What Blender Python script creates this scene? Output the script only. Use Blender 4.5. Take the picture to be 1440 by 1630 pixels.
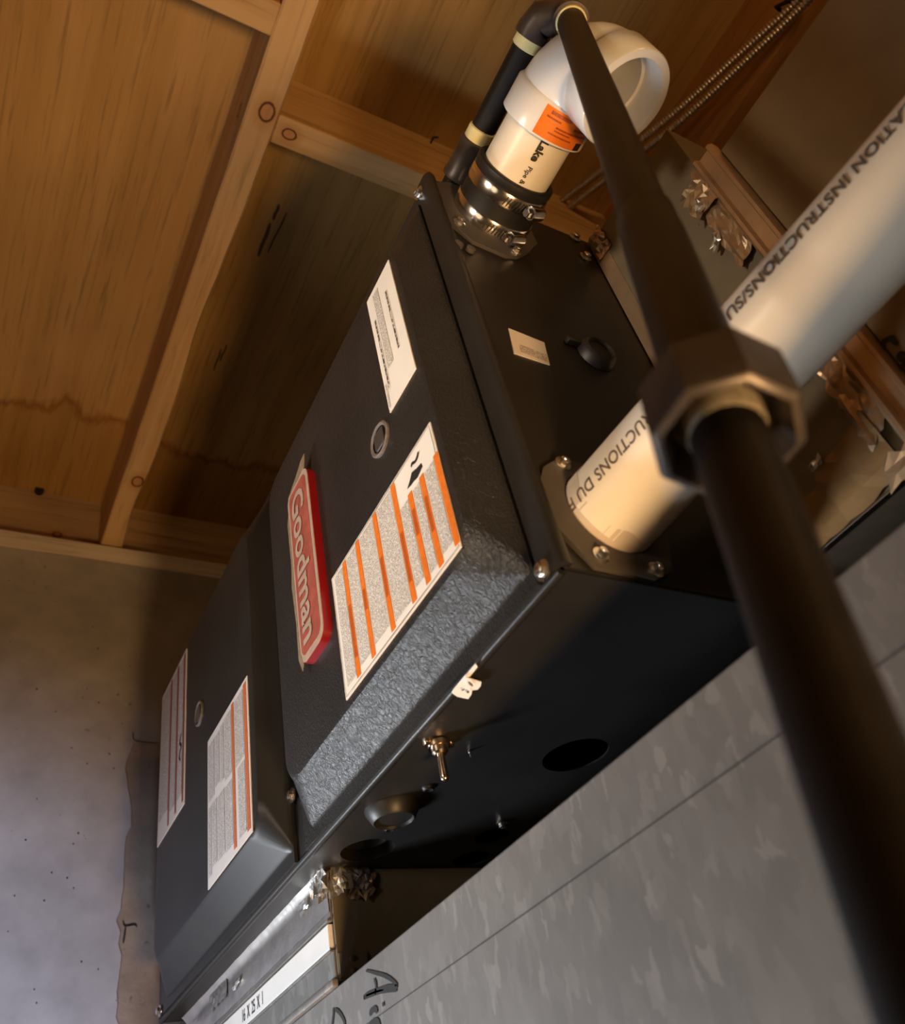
import bpy, bmesh, math, random
from mathutils import Vector, Matrix, noise
random.seed(7)
for o in list(bpy.data.objects): bpy.data.objects.remove(o)
SC = bpy.context.scene
COL = SC.collection

# ---------------------------------------------------------------- camera
# world: X into the furnace (its doors face -X), Y along the joists towards the concrete wall, Z up, metres
CAM = Vector((-0.26380, -0.26845, -0.25950))
RX = Vector((0.86850, -0.45930, -0.18641))      # picture right
RY = Vector((0.18321, 0.64687, -0.74026))       # picture down
RZ = Vector((0.46059, 0.60877, 0.64596))        # line of sight
F = 1363.0
cam = bpy.data.cameras.new('camera'); cam_o = bpy.data.objects.new('camera', cam); COL.objects.link(cam_o)
cam_o.matrix_world = Matrix(((RX.x, -RY.x, -RZ.x, CAM.x), (RX.y, -RY.y, -RZ.y, CAM.y), (RX.z, -RY.z, -RZ.z, CAM.z), (0, 0, 0, 1)))
cam.sensor_fit = 'HORIZONTAL'; cam.sensor_width = 36; cam.lens = 36 * F / 1440
cam.clip_start = 0.01
cam.dof.use_dof = True; cam.dof.focus_distance = 0.72; cam.dof.aperture_fstop = 10.0
SC.camera = cam_o
# ---------------------------------------------------------------- world, lights, exposure
w = bpy.data.worlds.new('world'); SC.world = w; w.use_nodes = True
w.node_tree.nodes['Background'].inputs[0].default_value = (1.0, .8, .55, 1)
w.node_tree.nodes['Background'].inputs[1].default_value = 0.02
SC.view_settings.view_transform = 'Standard'; SC.view_settings.look = 'None'
SC.view_settings.exposure = 0.0; SC.view_settings.gamma = 1.0; SC.view_settings.use_curve_mapping = False

def area(name, loc, aim, size, energy, color, spread=180):
    l = bpy.data.lights.new(name, 'AREA'); l.shape = 'DISK'; l.size = size; l.energy = energy; l.color = color
    l.spread = math.radians(spread)
    o = bpy.data.objects.new(name, l); COL.objects.link(o); o.location = loc
    o.rotation_euler = (Vector(aim) - Vector(loc)).to_track_quat('-Z', 'Y').to_euler()
    return o
def spot(name, loc, aim, r, energy, color, ang, blend):
    l = bpy.data.lights.new(name, 'SPOT'); l.shadow_soft_size = r; l.energy = energy; l.color = color
    l.spot_size = math.radians(ang); l.spot_blend = blend
    o = bpy.data.objects.new(name, l); COL.objects.link(o); o.location = loc
    o.rotation_euler = (Vector(aim) - Vector(loc)).to_track_quat('-Z', 'Y').to_euler()
    return o
area('warm_work_light', (-.09, -.62, -.95), (-.05, .1, .6), .22, 17.5, (1, .57, .23))
spot('added_warm_side_fill', (-1.15, -.12, .04), (-.02, .15, .23), .10, 46, (1, .80, .60), 38, 1)  # unseen spot added to brighten the door labels
area('cool_corner_light', (-.56, .94, -.44), (0, .25, -.02), .24, 2.0, (.88, .94, 1), 74)
spot('added_daylight_spot', (-.55, -1.4, -1.15), (-.36, 1.03, -.14), .12, 520, (.50, .66, 1), 26, 1)  # unseen spot added in place of daylight reaching the far wall
area('added_left_bounce_fill', (-1.7, -.3, -.9), (0, .35, .2), .7, 1.8, (1, .74, .46))  # unseen fill added to lift the faces turned left
area('added_warm_back_fill', (.30, -1.15, .55), (.40, 0, .9), .12, 2.3, (1, .53, .18))  # no bulb hangs here; added to warm the right-hand ceiling and cables

# ---------------------------------------------------------------- picture measuring helper: a pixel seen on a plane axis=val
def at(px, py, ax, val):
    d = RX * ((px - 720) / F) + RY * ((py - 815) / F) + RZ
    return CAM + d * ((val - CAM[ax]) / d[ax])
def at_depth(px, py, dep):
    return CAM + (RX * ((px - 720) / F) + RY * ((py - 815) / F) + RZ) * dep
def proj(p):
    q = Vector(p) - CAM; z = q.dot(RZ)
    return (720 + F * q.dot(RX) / z, 815 + F * q.dot(RY) / z)

# ---------------------------------------------------------------- materials
MATS = {}
def mat(name, build):
    if name in MATS: return MATS[name]
    m = bpy.data.materials.new(name); m.use_nodes = True
    nt = m.node_tree; b = nt.nodes['Principled BSDF']
    class N: pass
    n = N(); n.nt = nt; n.b = b
    def new(t, **kw):
        x = nt.nodes.new(t)
        for k, v in kw.items(): setattr(x, k, v)
        return x
    n.new = new
    n.link = lambda a, c: nt.links.new(a, c)
    build(n); MATS[name] = m; return m
def setb(n, **kw):
    for k, v in kw.items():
        k = k.replace('_', ' ').title() if k != 'ior' else 'IOR'
        n.b.inputs[k].default_value = (*v, 1) if isinstance(v, tuple) and len(v) == 3 else v
def coords(n, scale=(1, 1, 1), rot=(0, 0, 0), loc=(0, 0, 0)):
    tc = n.new('ShaderNodeTexCoord'); mp = n.new('ShaderNodeMapping')
    mp.inputs['Scale'].default_value = scale; mp.inputs['Rotation'].default_value = rot; mp.inputs['Location'].default_value = loc
    n.link(tc.outputs['Object'], mp.inputs['Vector']); return mp.outputs[0]
def noisen(n, vec, scale, detail=4, rough=.55, dist=0):
    x = n.new('ShaderNodeTexNoise'); x.inputs['Scale'].default_value = scale; x.inputs['Detail'].default_value = detail
    x.inputs['Roughness'].default_value = rough; x.inputs['Distortion'].default_value = dist
    n.link(vec, x.inputs['Vector']); return x.outputs['Fac']
def ramp(n, fac, stops):
    r = n.new('ShaderNodeValToRGB'); e = r.color_ramp.elements
    while len(e) < len(stops): e.new(.5)
    for q, (p, c) in zip(e, stops):
        q.position = p; q.color = (*c, 1) if len(c) == 3 else c
    n.link(fac, r.inputs[0]); return r.outputs[0]
def g(v): return (v, v, v)
def mix(n, a, b, fac, mode='MIX'):
    m = n.new('ShaderNodeMix', data_type='RGBA', blend_type=mode)
    for s, v in ((6, a), (7, b)):
        if hasattr(v, 'node'): n.link(v, m.inputs[s])
        else: m.inputs[s].default_value = (*v, 1)
    if hasattr(fac, 'node'): n.link(fac, m.inputs[0])
    else: m.inputs[0].default_value = fac
    return m.outputs[2]
def math_(n, op, a, b=None, c=None, clamp=False):
    m = n.new('ShaderNodeMath', operation=op); m.use_clamp = clamp
    for i, v in enumerate((a, b, c)):
        if v is None: continue
        if hasattr(v, 'node'): n.link(v, m.inputs[i])
        else: m.inputs[i].default_value = v
    return m.outputs[0]
def bump(n, h, strength=.3, dist=.002):
    b = n.new('ShaderNodeBump'); b.inputs['Strength'].default_value = strength; b.inputs['Distance'].default_value = dist
    n.link(h, b.inputs['Height']); n.link(b.outputs[0], n.b.inputs['Normal'])
def col(n, c): n.link(c, n.b.inputs['Base Color'])

CB = (.10, -.95, 1.003)       # the ceiling's own origin: knots and stain are given in world metres
def wood(name, base, dark, light, axis, knots=(), stain=None, fine=1.0, seed=0):
    # axis: grain direction 0 x, 1 y;  knots: (x,y,z,r) in object coordinates
    def f(n):
        s1 = [90, 90, 90]; s1[axis] = 3.0
        s2 = [420 * fine] * 3; s2[axis] = 14
        v1 = coords(n, tuple(s1), loc=(seed, seed * .7, 0)); v2 = coords(n, tuple(s2), loc=(seed * 2, 0, seed))
        a = noisen(n, v1, .35, 3, .5, .6); b = noisen(n, v2, .5, 3, .6, .3)
        c1 = ramp(n, a, [(.25, dark), (.5, base), (.78, light)])
        c2 = ramp(n, b, [(.30, g(.62)), (.46, g(1)), (1, g(1.08))])
        c = mix(n, c1, c2, .8, 'MULTIPLY')
        big = noisen(n, coords(n, (4, 4, 4), loc=(seed, 3, 1)), 1.0, 2)
        c = mix(n, c, ramp(n, big, [(.3, g(.85)), (.7, g(1.1))]), .8, 'MULTIPLY')
        if stain:
            tc = n.new('ShaderNodeTexCoord'); sx = n.new('ShaderNodeSeparateXYZ'); n.link(tc.outputs['Object'], sx.inputs[0])
            nz = noisen(n, coords(n, (9, 3, 9)), 1.6, 3, .6)
            nz2 = noisen(n, coords(n, (60, 10, 60)), 1.6, 2, .6)
            yy = math_(n, 'ADD', sx.outputs[1], math_(n, 'MULTIPLY', nz, .12))
            yy = math_(n, 'ADD', yy, math_(n, 'MULTIPLY', nz2, .03))
            e = stain + .075 - CB[1]
            band = n.new('ShaderNodeMapRange'); n.link(yy, band.inputs[0])
            band.inputs[1].default_value = e - .08; band.inputs[2].default_value = e + .08
            st = ramp(n, band.outputs[0], [(0, g(1)), (.38, (1, .97, .9)), (.5, (.62, .46, .30)), (.60, (.86, .78, .62)), (1, (.8, .72, .55))])
            c = mix(n, c, st, 1.0, 'MULTIPLY')
        for (kx, ky, kz, kr) in knots:
            tc = n.new('ShaderNodeTexCoord'); sub = n.new('ShaderNodeVectorMath', operation='SUBTRACT')
            n.link(tc.outputs['Object'], sub.inputs[0]); sub.inputs[1].default_value = (kx - CB[0], ky - CB[1], kz - CB[2])
            sc = n.new('ShaderNodeVectorMath', operation='MULTIPLY'); n.link(sub.outputs[0], sc.inputs[0])
            m3 = [1, 1, 1]; m3[axis] = .75; sc.inputs[1].default_value = m3
            ln = n.new('ShaderNodeVectorMath', operation='LENGTH'); n.link(sc.outputs[0], ln.inputs[0])
            dd = math_(n, 'ADD', ln.outputs['Value'], math_(n, 'MULTIPLY', noisen(n, coords(n), 160, 2), kr * .25))
            q = math_(n, 'DIVIDE', dd, kr * 1.15)
            k = ramp(n, math_(n, 'MULTIPLY', q, .4), [(0, (.78, .62, .55)), (.33, (.85, .66, .58)), (.385, (.12, .07, .05)), (.44, (.25, .16, .10)), (.50, (.86, .76, .66)), (1, g(1))])
            c = mix(n, c, k, 1.0, 'MULTIPLY')
        col(n, c); n.b.inputs['Roughness'].default_value = .75
        n.b.inputs['Specular IOR Level'].default_value = .2
        bump(n, b, .35, .0006)
    return mat(name, f)

def concrete(n):
    v = coords(n)
    a = noisen(n, v, 3.5, 6, .6); b = noisen(n, v, 22, 5, .6); p = noisen(n, v, 55, 2, .5)
    c = ramp(n, a, [(.3, (.20, .18, .165)), (.55, (.27, .25, .235)), (.75, (.34, .32, .30))])
    c = mix(n, c, ramp(n, b, [(.3, g(.8)), (.6, g(1.05))]), .7, 'MULTIPLY')
    c = mix(n, c, ramp(n, p, [(.20, g(.5)), (.26, g(1))]), .9, 'MULTIPLY')
    col(n, c); n.b.inputs['Roughness'].default_value = .85
    n.b.inputs['Specular IOR Level'].default_value = .25
    bump(n, math_(n, 'ADD', b, ramp(n, p, [(.20, g(0)), (.27, g(1))])), .3, .0015)
def brown_concrete(n):
    v = coords(n)
    a = noisen(n, v, 6, 6, .65); p = noisen(n, v, 70, 3, .6)
    c = ramp(n, a, [(.3, (.15, .105, .07)), (.55, (.24, .175, .12)), (.75, (.33, .25, .18))])
    c = mix(n, c, ramp(n, p, [(.28, g(.4)), (.36, g(1))]), .8, 'MULTIPLY')
    col(n, c); n.b.inputs['Roughness'].default_value = .9
    bump(n, math_(n, 'ADD', a, p), .7, .003)
def black_paint(bumpy):
    def f(n):
        v = coords(n)
        a = noisen(n, v, 14, 3)
        col(n, ramp(n, a, [(.3, (.014, .014, .014)), (.7, (.021, .0205, .020))]))
        setb(n, roughness=.42); n.b.inputs['Specular IOR Level'].default_value = .40 if bumpy else .33
        h = noisen(n, coords(n, (1, 1.6, 1)), 210 if bumpy else 500, 2, .5, 1.6 if bumpy else 0)
        bump(n, h, .58 if bumpy else .06, .0016 if bumpy else .0003)
    return f
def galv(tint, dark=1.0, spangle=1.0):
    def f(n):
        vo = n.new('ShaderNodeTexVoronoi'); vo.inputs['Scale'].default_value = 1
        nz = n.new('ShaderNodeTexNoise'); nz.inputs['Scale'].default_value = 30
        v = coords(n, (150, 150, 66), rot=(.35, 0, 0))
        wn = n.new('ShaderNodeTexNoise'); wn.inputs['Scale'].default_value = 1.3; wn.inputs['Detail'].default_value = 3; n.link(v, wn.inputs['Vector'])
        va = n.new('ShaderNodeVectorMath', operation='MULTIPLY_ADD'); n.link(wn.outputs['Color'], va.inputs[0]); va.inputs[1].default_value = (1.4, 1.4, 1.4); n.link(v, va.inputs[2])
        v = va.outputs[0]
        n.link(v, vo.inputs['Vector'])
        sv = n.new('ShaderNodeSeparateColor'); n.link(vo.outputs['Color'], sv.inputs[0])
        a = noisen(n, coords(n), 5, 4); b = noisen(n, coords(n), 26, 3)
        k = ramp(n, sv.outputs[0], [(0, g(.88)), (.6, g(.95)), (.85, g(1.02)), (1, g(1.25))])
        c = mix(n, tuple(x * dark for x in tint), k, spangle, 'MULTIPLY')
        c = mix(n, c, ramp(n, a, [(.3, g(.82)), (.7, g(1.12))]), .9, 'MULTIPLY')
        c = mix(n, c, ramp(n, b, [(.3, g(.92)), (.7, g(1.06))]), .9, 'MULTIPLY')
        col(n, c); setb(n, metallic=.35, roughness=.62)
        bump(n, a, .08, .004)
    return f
def foil(c, rough=.32, metal=.9):
    def f(n):
        v = coords(n); a = noisen(n, v, 45, 3)
        col(n, ramp(n, a, [(.3, tuple(x * .8 for x in c)), (.7, c)])); setb(n, metallic=metal, roughness=rough)
        bump(n, noisen(n, v, 120, 3), .4, .001)
    return f
def plain(c, rough=.5, metal=0., spec=.5, var=.12, sc=40):
    def f(n):
        a = noisen(n, coords(n), sc, 3)
        col(n, ramp(n, a, [(.3, tuple(x * (1 - var) for x in c)), (.7, tuple(min(1, x * (1 + var)) for x in c))]))
        setb(n, roughness=rough, metallic=metal); n.b.inputs['Specular IOR Level'].default_value = spec
    return f
def fineprint(paper, ink, line, dens, char):
    # rows of unreadable small type; UV map holds metres (u along the line, v across)
    def f(n):
        uv = n.new('ShaderNodeUVMap'); sx = n.new('ShaderNodeSeparateXYZ'); n.link(uv.outputs[0], sx.inputs[0])
        row = math_(n, 'DIVIDE', sx.outputs[1], line); fr = math_(n, 'FRACT', row); fl = math_(n, 'FLOOR', row)
        inr = math_(n, 'MULTIPLY', math_(n, 'GREATER_THAN', fr, .22), math_(n, 'LESS_THAN', fr, .82))
        cb = n.new('ShaderNodeCombineXYZ')
        n.link(math_(n, 'DIVIDE', sx.outputs[0], char), cb.inputs[0]); n.link(math_(n, 'MULTIPLY', row, 2.6), cb.inputs[1])
        n.link(math_(n, 'MULTIPLY', fl, 7.3), cb.inputs[2])
        a = noisen(n, cb.outputs[0], 1.0, 1, .5)
        t = ramp(n, a, [(dens, g(1)), (dens + .05, g(0))])
        k = math_(n, 'MULTIPLY', inr, t)
        col(n, mix(n, paper, ink, k)); setb(n, roughness=.5)
    return f

M_PLY = wood('plywood', (.48, .295, .115), (.41, .245, .085), (.53, .335, .145), 1, stain=.86, fine=.9)
M_PLY2 = wood('plywood_dark', (.42, .255, .085), (.34, .20, .06), (.48, .30, .11), 1, stain=.90, fine=.9, seed=4)
M_JOIST = wood('joist_lumber', (.56, .36, .17), (.48, .29, .125), (.62, .42, .215), 1,
               knots=((-.063, .168, .85, .0085), (-.062, .862, .85, .0085), (-.087, .20, .90, .006)), fine=.6, seed=2)
M_JOIST2 = wood('joist_lumber_red', (.44, .21, .055), (.32, .135, .03), (.52, .27, .08), 1, fine=.6, seed=9)
M_BLOCK = wood('blocking_lumber', (.54, .34, .15), (.44, .26, .10), (.60, .40, .19), 0, knots=((-.028, .184, .85, .0062),), fine=.6, seed=5)
M_RIM = wood('rim_lumber', (.34, .22, .12), (.26, .16, .08), (.40, .27, .15), 0, knots=((-.16, 1.08, .885, .006),), fine=.6, seed=6)
M_SILL = wood('dusty_sill_lumber', (.56, .49, .41), (.46, .38, .29), (.62, .56, .48), 0, fine=.6, seed=8)
M_CONC = mat('concrete', concrete); M_BROWN = mat('rough_brown_concrete', brown_concrete)
M_BLACK = mat('black_painted_steel', black_paint(False)); M_STUCCO = mat('embossed_black_steel', black_paint(True))
M_HOLE = mat('dark_inside', plain((.004, .004, .004), .9, 0, .1))
M_GALV = mat('galvanised_steel', galv((.235, .225, .213))); M_GALVWARM = mat('galvanised_steel_dull_warm_lit', galv((.36, .255, .135), .8, .12))  # supply duct grey is mixed with brown for the warm light on it
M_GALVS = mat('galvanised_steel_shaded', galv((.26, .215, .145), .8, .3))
M_CREASE = mat('dark_crease', plain((.07, .068, .064), .7, 0, .2))
M_FOIL = mat('foil_tape', foil((.74, .72, .68))); M_FOILW = mat('foil_tape_brownish', foil((.60, .44, .28), .38, .75))
M_FOILK = mat('brown_foil_patch', foil((.34, .21, .09), .5, .3))
M_PVC = mat('white_pvc', plain((.86, .80, .68), .32, 0, .5, .03, 20))
M_PVCF = mat('white_pvc_fitting', plain((.76, .77, .78), .22, 0, .55, .02, 20))
M_PVCD = mat('scuffed_pvc', plain((.62, .53, .43), .5, 0, .4, .12, 60))
M_INK = mat('black_ink', plain((.015, .013, .012), .6))
M_INKG = mat('grey_ink', plain((.13, .105, .085), .6, 0, .3, .45, 900))
M_RUB = mat('black_rubber', plain((.012, .011, .010), .5))
M_STEEL = mat('bright_steel', plain((.78, .74, .70), .16, 1., .5, .06, 80))
M_SCREW = mat('zinc_screw', plain((.70, .68, .64), .25, 1., .5, .08, 200))
M_IRON = mat('black_iron_pipe', plain((.010, .008, .007), .48, .0, .3, .3, 60))
M_IRONF = mat('grey_iron_fitting', plain((.060, .050, .046), .38, .35, .5, .25, 90))
M_TAPEY = mat('yellow_thread_tape', plain((.78, .70, .36), .6))
M_TAPEW = mat('white_thread_seal', plain((.27, .24, .18), .35, 0, .5, .3, 200))
M_WHITE = mat('white_card', plain((.86, .84, .81), .7, 0, .3, .03))
M_TAG = mat('white_tag', plain((.88, .89, .92), .4, 0, .5, .02))
M_PAPER = mat('label_paper', plain((.82, .76, .68), .45, 0, .4, .03))
M_PAPERB = mat('label_paper_pink', plain((.74, .69, .66), .45, 0, .4, .03))
M_ORANGE = mat('orange_print', plain((.72, .17, .018), .45, 0, .4, .12, 300))
M_ORANGED = mat('orange_print_dark', plain((.42, .085, .012), .5, 0, .4, .45, 1200))
M_REDB = mat('dull_red_print', plain((.30, .06, .05), .5, 0, .4, .2, 300))
M_ORBLOW = mat('rust_orange_print', plain((.55, .14, .05), .5, 0, .4, .25, 500))
M_STKO = mat('orange_sticker', plain((.80, .19, .015), .3, 0, .5, .06, 100))
M_STKT = mat('orange_sticker_type', plain((.36, .06, .01), .4, 0, .5, .5, 900))
M_PRINT = mat('fine_print', fineprint((.82, .76, .68), (.10, .085, .075), .00165, .52, .00075))
M_PRINTB = mat('fine_print_rows', fineprint((.74, .69, .66), (.14, .12, .12), .0019, .52, .0009))
M_PRINTT = mat('fine_print_bold', fineprint((.80, .72, .63), (.06, .05, .045), .0040, .54, .0034))
M_RED = mat('red_plate', plain((.40, .035, .030), .3, 0, .5, .1, 60)); M_REDS = mat('deep_red_edge', plain((.23, .006, .008), .3, 0, .4, .05))
M_FILM = mat('frosted_film_red', plain((.34, .085, .062), .35, 0, .5, .22, 70)); M_SILV = mat('hazy_silver', plain((.40, .30, .24), .4, 0, .5, .12, 120))
M_FILMC = mat('cloudy_film_edge', plain((.24, .18, .12), .35, 0, .5, .2, 200))
M_GASKET = mat('grey_gasket', plain((.085, .075, .068), .62, 0, .25, .08))
M_GLASS = mat('sight_glass', plain((.17, .15, .14), .2, 0, .6, .2, 300)); M_GLASSD = mat('sight_glass_middle', plain((.05, .045, .042), .12, 0, .6, .1))
M_BRASS = mat('nickel_brass', plain((.72, .58, .44), .2, 1.0, .5, .1, 300))
M_ARMOR = mat('armour_steel', plain((.66, .60, .52), .32, .75, .5, .15, 200))
M_CHECK = mat('dark_wood_check', plain((.07, .035, .015), .8))
M_STAPLE = mat('blackened_staple', plain((.012, .010, .009), .5))
M_FLOOR = mat('floor_concrete', concrete)

# ---------------------------------------------------------------- mesh helpers (all work in world coordinates)
WL = {}
def obj(name, bm, m, parent=None, smooth=None, mats=None):
    me = bpy.data.meshes.new(name)
    if isinstance(bm, bpy.types.Mesh): me = bm; me.name = name
    else:
        bmesh.ops.recalc_face_normals(bm, faces=bm.faces) if smooth != 'raw' else None
        bm.to_mesh(me); bm.free()
    o = bpy.data.objects.new(name, me); COL.objects.link(o)
    for x in (mats or [m]): me.materials.append(x)
    if parent is not None:
        base = WL[parent.name]; o.parent = parent
        me.transform(Matrix.Translation(-base)); WL[o.name] = base
    else:
        vs = [v.co for v in me.vertices]
        lo = Vector([min(v[i] for v in vs) for i in range(3)]); hi = Vector([max(v[i] for v in vs) for i in range(3)])
        base = Vector(((lo.x + hi.x) / 2, (lo.y + hi.y) / 2, lo.z))
        me.transform(Matrix.Translation(-base)); o.location = base; WL[o.name] = base
    if smooth is True:
        for p in me.polygons: p.use_smooth = True
    elif isinstance(smooth, (int, float)) and smooth is not False:
        for p in me.polygons: p.use_smooth = True
        me.set_sharp_from_angle(angle=math.radians(smooth))
    return o
def sub(name, bm, m, parent, smooth=None, label=None):
    # a part of a part: its mesh sits in the same frame as its parent's mesh
    o = obj(name, bm, m, parent, smooth); o.parent = parent
    if label: o['label'] = label
    return o
def thing(name, label, cat, loc, group=None):
    o = bpy.data.objects.new(name, None); COL.objects.link(o); o.location = loc; o.empty_display_size = .05
    WL[o.name] = Vector(loc); o['label'] = label; o['category'] = cat
    if group: o['group'] = group
    return o
def struct(o): o['kind'] = 'structure'; return o

def box(bm, x0, x1, y0, y1, z0, z1, bev=0, seg=2):
    r = bmesh.ops.create_cube(bm, size=1)
    for v in r['verts']:
        v.co = Vector((x0 + (v.co.x + .5) * (x1 - x0), y0 + (v.co.y + .5) * (y1 - y0), z0 + (v.co.z + .5) * (z1 - z0)))
    if bev:
        es = list({e for v in r['verts'] for e in v.link_edges})
        bmesh.ops.bevel(bm, geom=es, offset=bev, segments=seg, affect='EDGES', profile=.5)
    return bm
def mkbox(*a, **k): return box(bmesh.new(), *a, **k)
def frame(d):
    d = Vector(d).normalized(); up = Vector((0, 0, 1)) if abs(d.z) < .9 else Vector((1, 0, 0))
    a = d.cross(up).normalized(); return a, a.cross(d).normalized(), d
def loft(bm, loops, cap0=True, cap1=True, closed=True):
    rows = [[bm.verts.new(p) for p in L] for L in loops]
    n = len(rows[0])
    for r0, r1 in zip(rows, rows[1:]):
        for i in range(n if closed else n - 1):
            bm.faces.new((r0[i], r0[(i + 1) % n], r1[(i + 1) % n], r1[i]))
    if cap0: bm.faces.new(list(reversed(rows[0])))
    if cap1: bm.faces.new(rows[-1])
    return bm
def lathe(bm, p, d, prof, n=24, cap0=True, cap1=True, phase=0):
    a, b, d = frame(d); p = Vector(p)
    loops = [[p + d * h + (a * math.cos(2 * math.pi * i / n + phase) + b * math.sin(2 * math.pi * i / n + phase)) * max(r, 1e-5) for i in range(n)] for (h, r) in prof]
    return loft(bm, loops, cap0, cap1)
def sweep(bm, pts, rad, n=16, cap0=True, cap1=True):
    pts = [Vector(p) for p in pts]; loops = []
    a = None
    for i, p in enumerate(pts):
        j = i
        d = (pts[min(i + 1, len(pts) - 1)] - pts[max(i - 1, 0)])
        if d.length < 1e-9: d = dprev
        d = d.normalized(); dprev = d
        if a is None: a, b, _ = frame(d)
        else:
            a = (a - d * a.dot(d)).normalized(); b = a.cross(d)
        r = rad[i] if isinstance(rad, (list, tuple)) else rad
        loops.append([p + (a * math.cos(2 * math.pi * k / n) + b * math.sin(2 * math.pi * k / n)) * r for k in range(n)])
    return loft(bm, loops, cap0, cap1)
def prism(bm, pts, off):
    off = Vector(off)
    return loft(bm, [[Vector(p) for p in pts], [Vector(p) + off for p in pts]])
def rrect(u0, u1, v0, v1, r, n=6):
    out = []
    for (cu, cv, a0) in ((u1 - r, v1 - r, 0), (u0 + r, v1 - r, 90), (u0 + r, v0 + r, 180), (u1 - r, v0 + r, 270)):
        for i in range(n + 1):
            t = math.radians(a0 + 90 * i / n); out.append((cu + r * math.cos(t), cv + r * math.sin(t)))
    return out
def hexscrew(bm, p, d, r=.0044, phase=.2):
    lathe(bm, p, d, [(0, r * 1.5), (.0012, r * 1.5), (.0016, r * 1.1)], 14)
    lathe(bm, Vector(p) + Vector(d).normalized() * .0014, d, [(0, r * .95), (.003, r * .95), (.0036, r * .7)], 6, phase=phase)
    lathe(bm, Vector(p) + Vector(d).normalized() * .0046, d, [(0, r * .45), (.0007, r * .38)], 8)
    return bm
def text_mesh(body, size, bold=0.0, align='LEFT', space=1.0, shear=0.0):
    cu = bpy.data.curves.new('lettering', 'FONT'); cu.body = body; cu.size = size; cu.offset = bold; cu.align_x = align
    cu.space_character = space; cu.shear = shear; cu.resolution_u = 3
    o = bpy.data.objects.new('lettering', cu); COL.objects.link(o)
    me = bpy.data.meshes.new_from_object(o.evaluated_get(bpy.context.evaluated_depsgraph_get()))
    bpy.data.objects.remove(o); bpy.data.curves.remove(cu)
    return me
def warp(me, fn, cut=None):
    bm = bmesh.new(); bm.from_mesh(me); bpy.data.meshes.remove(me)
    bmesh.ops.triangulate(bm, faces=bm.faces)
    if cut:
        for _ in range(4):
            es = [e for e in bm.edges if e.calc_length() > cut]
            if not es: break
            bmesh.ops.subdivide_edges(bm, edges=es, cuts=1, use_grid_fill=False)
            bmesh.ops.triangulate(bm, faces=bm.faces)
    for v in bm.verts: v.co = fn(v.co.x, v.co.y)
    return bm
def holed_plate(outer, holes, depth):
    # 2-D curve with holes, filled and extruded: returns mesh in curve space (x,y), thickness 2*depth
    cu = bpy.data.curves.new('plate', 'CURVE'); cu.dimensions = '2D'; cu.fill_mode = 'BOTH'; cu.extrude = depth
    for pts in [outer] + holes:
        s = cu.splines.new('POLY'); s.points.add(len(pts) - 1)
        for q, p in zip(s.points, pts): q.co = (p[0], p[1], 0, 1)
        s.use_cyclic_u = True
    o = bpy.data.objects.new('plate', cu); COL.objects.link(o)
    me = bpy.data.meshes.new_from_object(o.evaluated_get(bpy.context.evaluated_depsgraph_get()))
    bpy.data.objects.remove(o); bpy.data.curves.remove(cu)
    return me
def circ(cx, cy, r, n=32): return [(cx + r * math.cos(2 * math.pi * i / n), cy + r * math.sin(2 * math.pi * i / n)) for i in range(n)]
def smooth_pts(pts, k=6):
    # Catmull-Rom through the given points
    P = [Vector(p) for p in pts]; P = [P[0] * 2 - P[1]] + P + [P[-1] * 2 - P[-2]]; out = []
    for i in range(1, len(P) - 2):
        for j in range(k):
            t = j / k; a, b, c, d = P[i - 1], P[i], P[i + 1], P[i + 2]
            out.append(.5 * ((2 * b) + (c - a) * t + (2 * a - 5 * b + 4 * c - d) * t * t + (3 * b - a - 3 * c + d) * t ** 3))
    out.append(P[-2]); return out
def ribbon(bm, pts, wid, nrm, lift):
    nrm = Vector(nrm); pts = [Vector(p) for p in pts]; L = []; n = len(pts)
    for i, p in enumerate(pts):
        d = (pts[min(i + 1, n - 1)] - pts[max(i - 1, 0)]).normalized(); s = d.cross(nrm).normalized()
        t = i / (n - 1); ww = wid * (.55 + .45 * min(1, 6 * t, 6 * (1 - t))) * .5
        L.append([p + nrm * lift + s * ww, p + nrm * lift - s * ww])
    return loft(bm, L, False, False, closed=False)
def crumple(bm, origin, u, v, nu, nv, amp, nrm, jag=.3, seed=0, sag=0):
    rnd = random.Random(seed); u = Vector(u); v = Vector(v); nrm = Vector(nrm); G = []
    for j in range(nv + 1):
        row = []
        for i in range(nu + 1):
            s, t = i / nu, j / nv
            if j in (0, nv): t += rnd.uniform(-jag, jag) / nv * (1.6 if j == nv else .6)
            if i in (0, nu): s += rnd.uniform(-jag, jag) / nu
            h = abs(noise.noise(Vector((s * 5 + seed, t * 4, seed * 1.7)))) * 1.5 + abs(noise.noise(Vector((s * 13 + seed, t * 9, seed * 2.7)))) * .6 + rnd.uniform(0, .14)
            edge = .25 if j == 0 else 1
            row.append(bm.verts.new(Vector(origin) + u * s + v * t + nrm * (amp * h * edge + sag * t + .0005)))
        G.append(row)
    for j in range(nv):
        for i in range(nu):
            q = (G[j][i], G[j][i + 1], G[j + 1][i + 1], G[j + 1][i])
            if rnd.random() < .5: bm.faces.new(q[:3]); bm.faces.new((q[0], q[2], q[3]))
            else: bm.faces.new((q[0], q[1], q[3])); bm.faces.new(q[1:])
    return bm
def uvquad(pts, su, sv):
    bm = bmesh.new(); uv = bm.loops.layers.uv.new('UVMap')
    f = bm.faces.new([bm.verts.new(p) for p in pts])
    for l, c in zip(f.loops, ((0, 0), (su, 0), (su, sv), (0, sv))): l[uv].uv = c
    return bm

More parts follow.
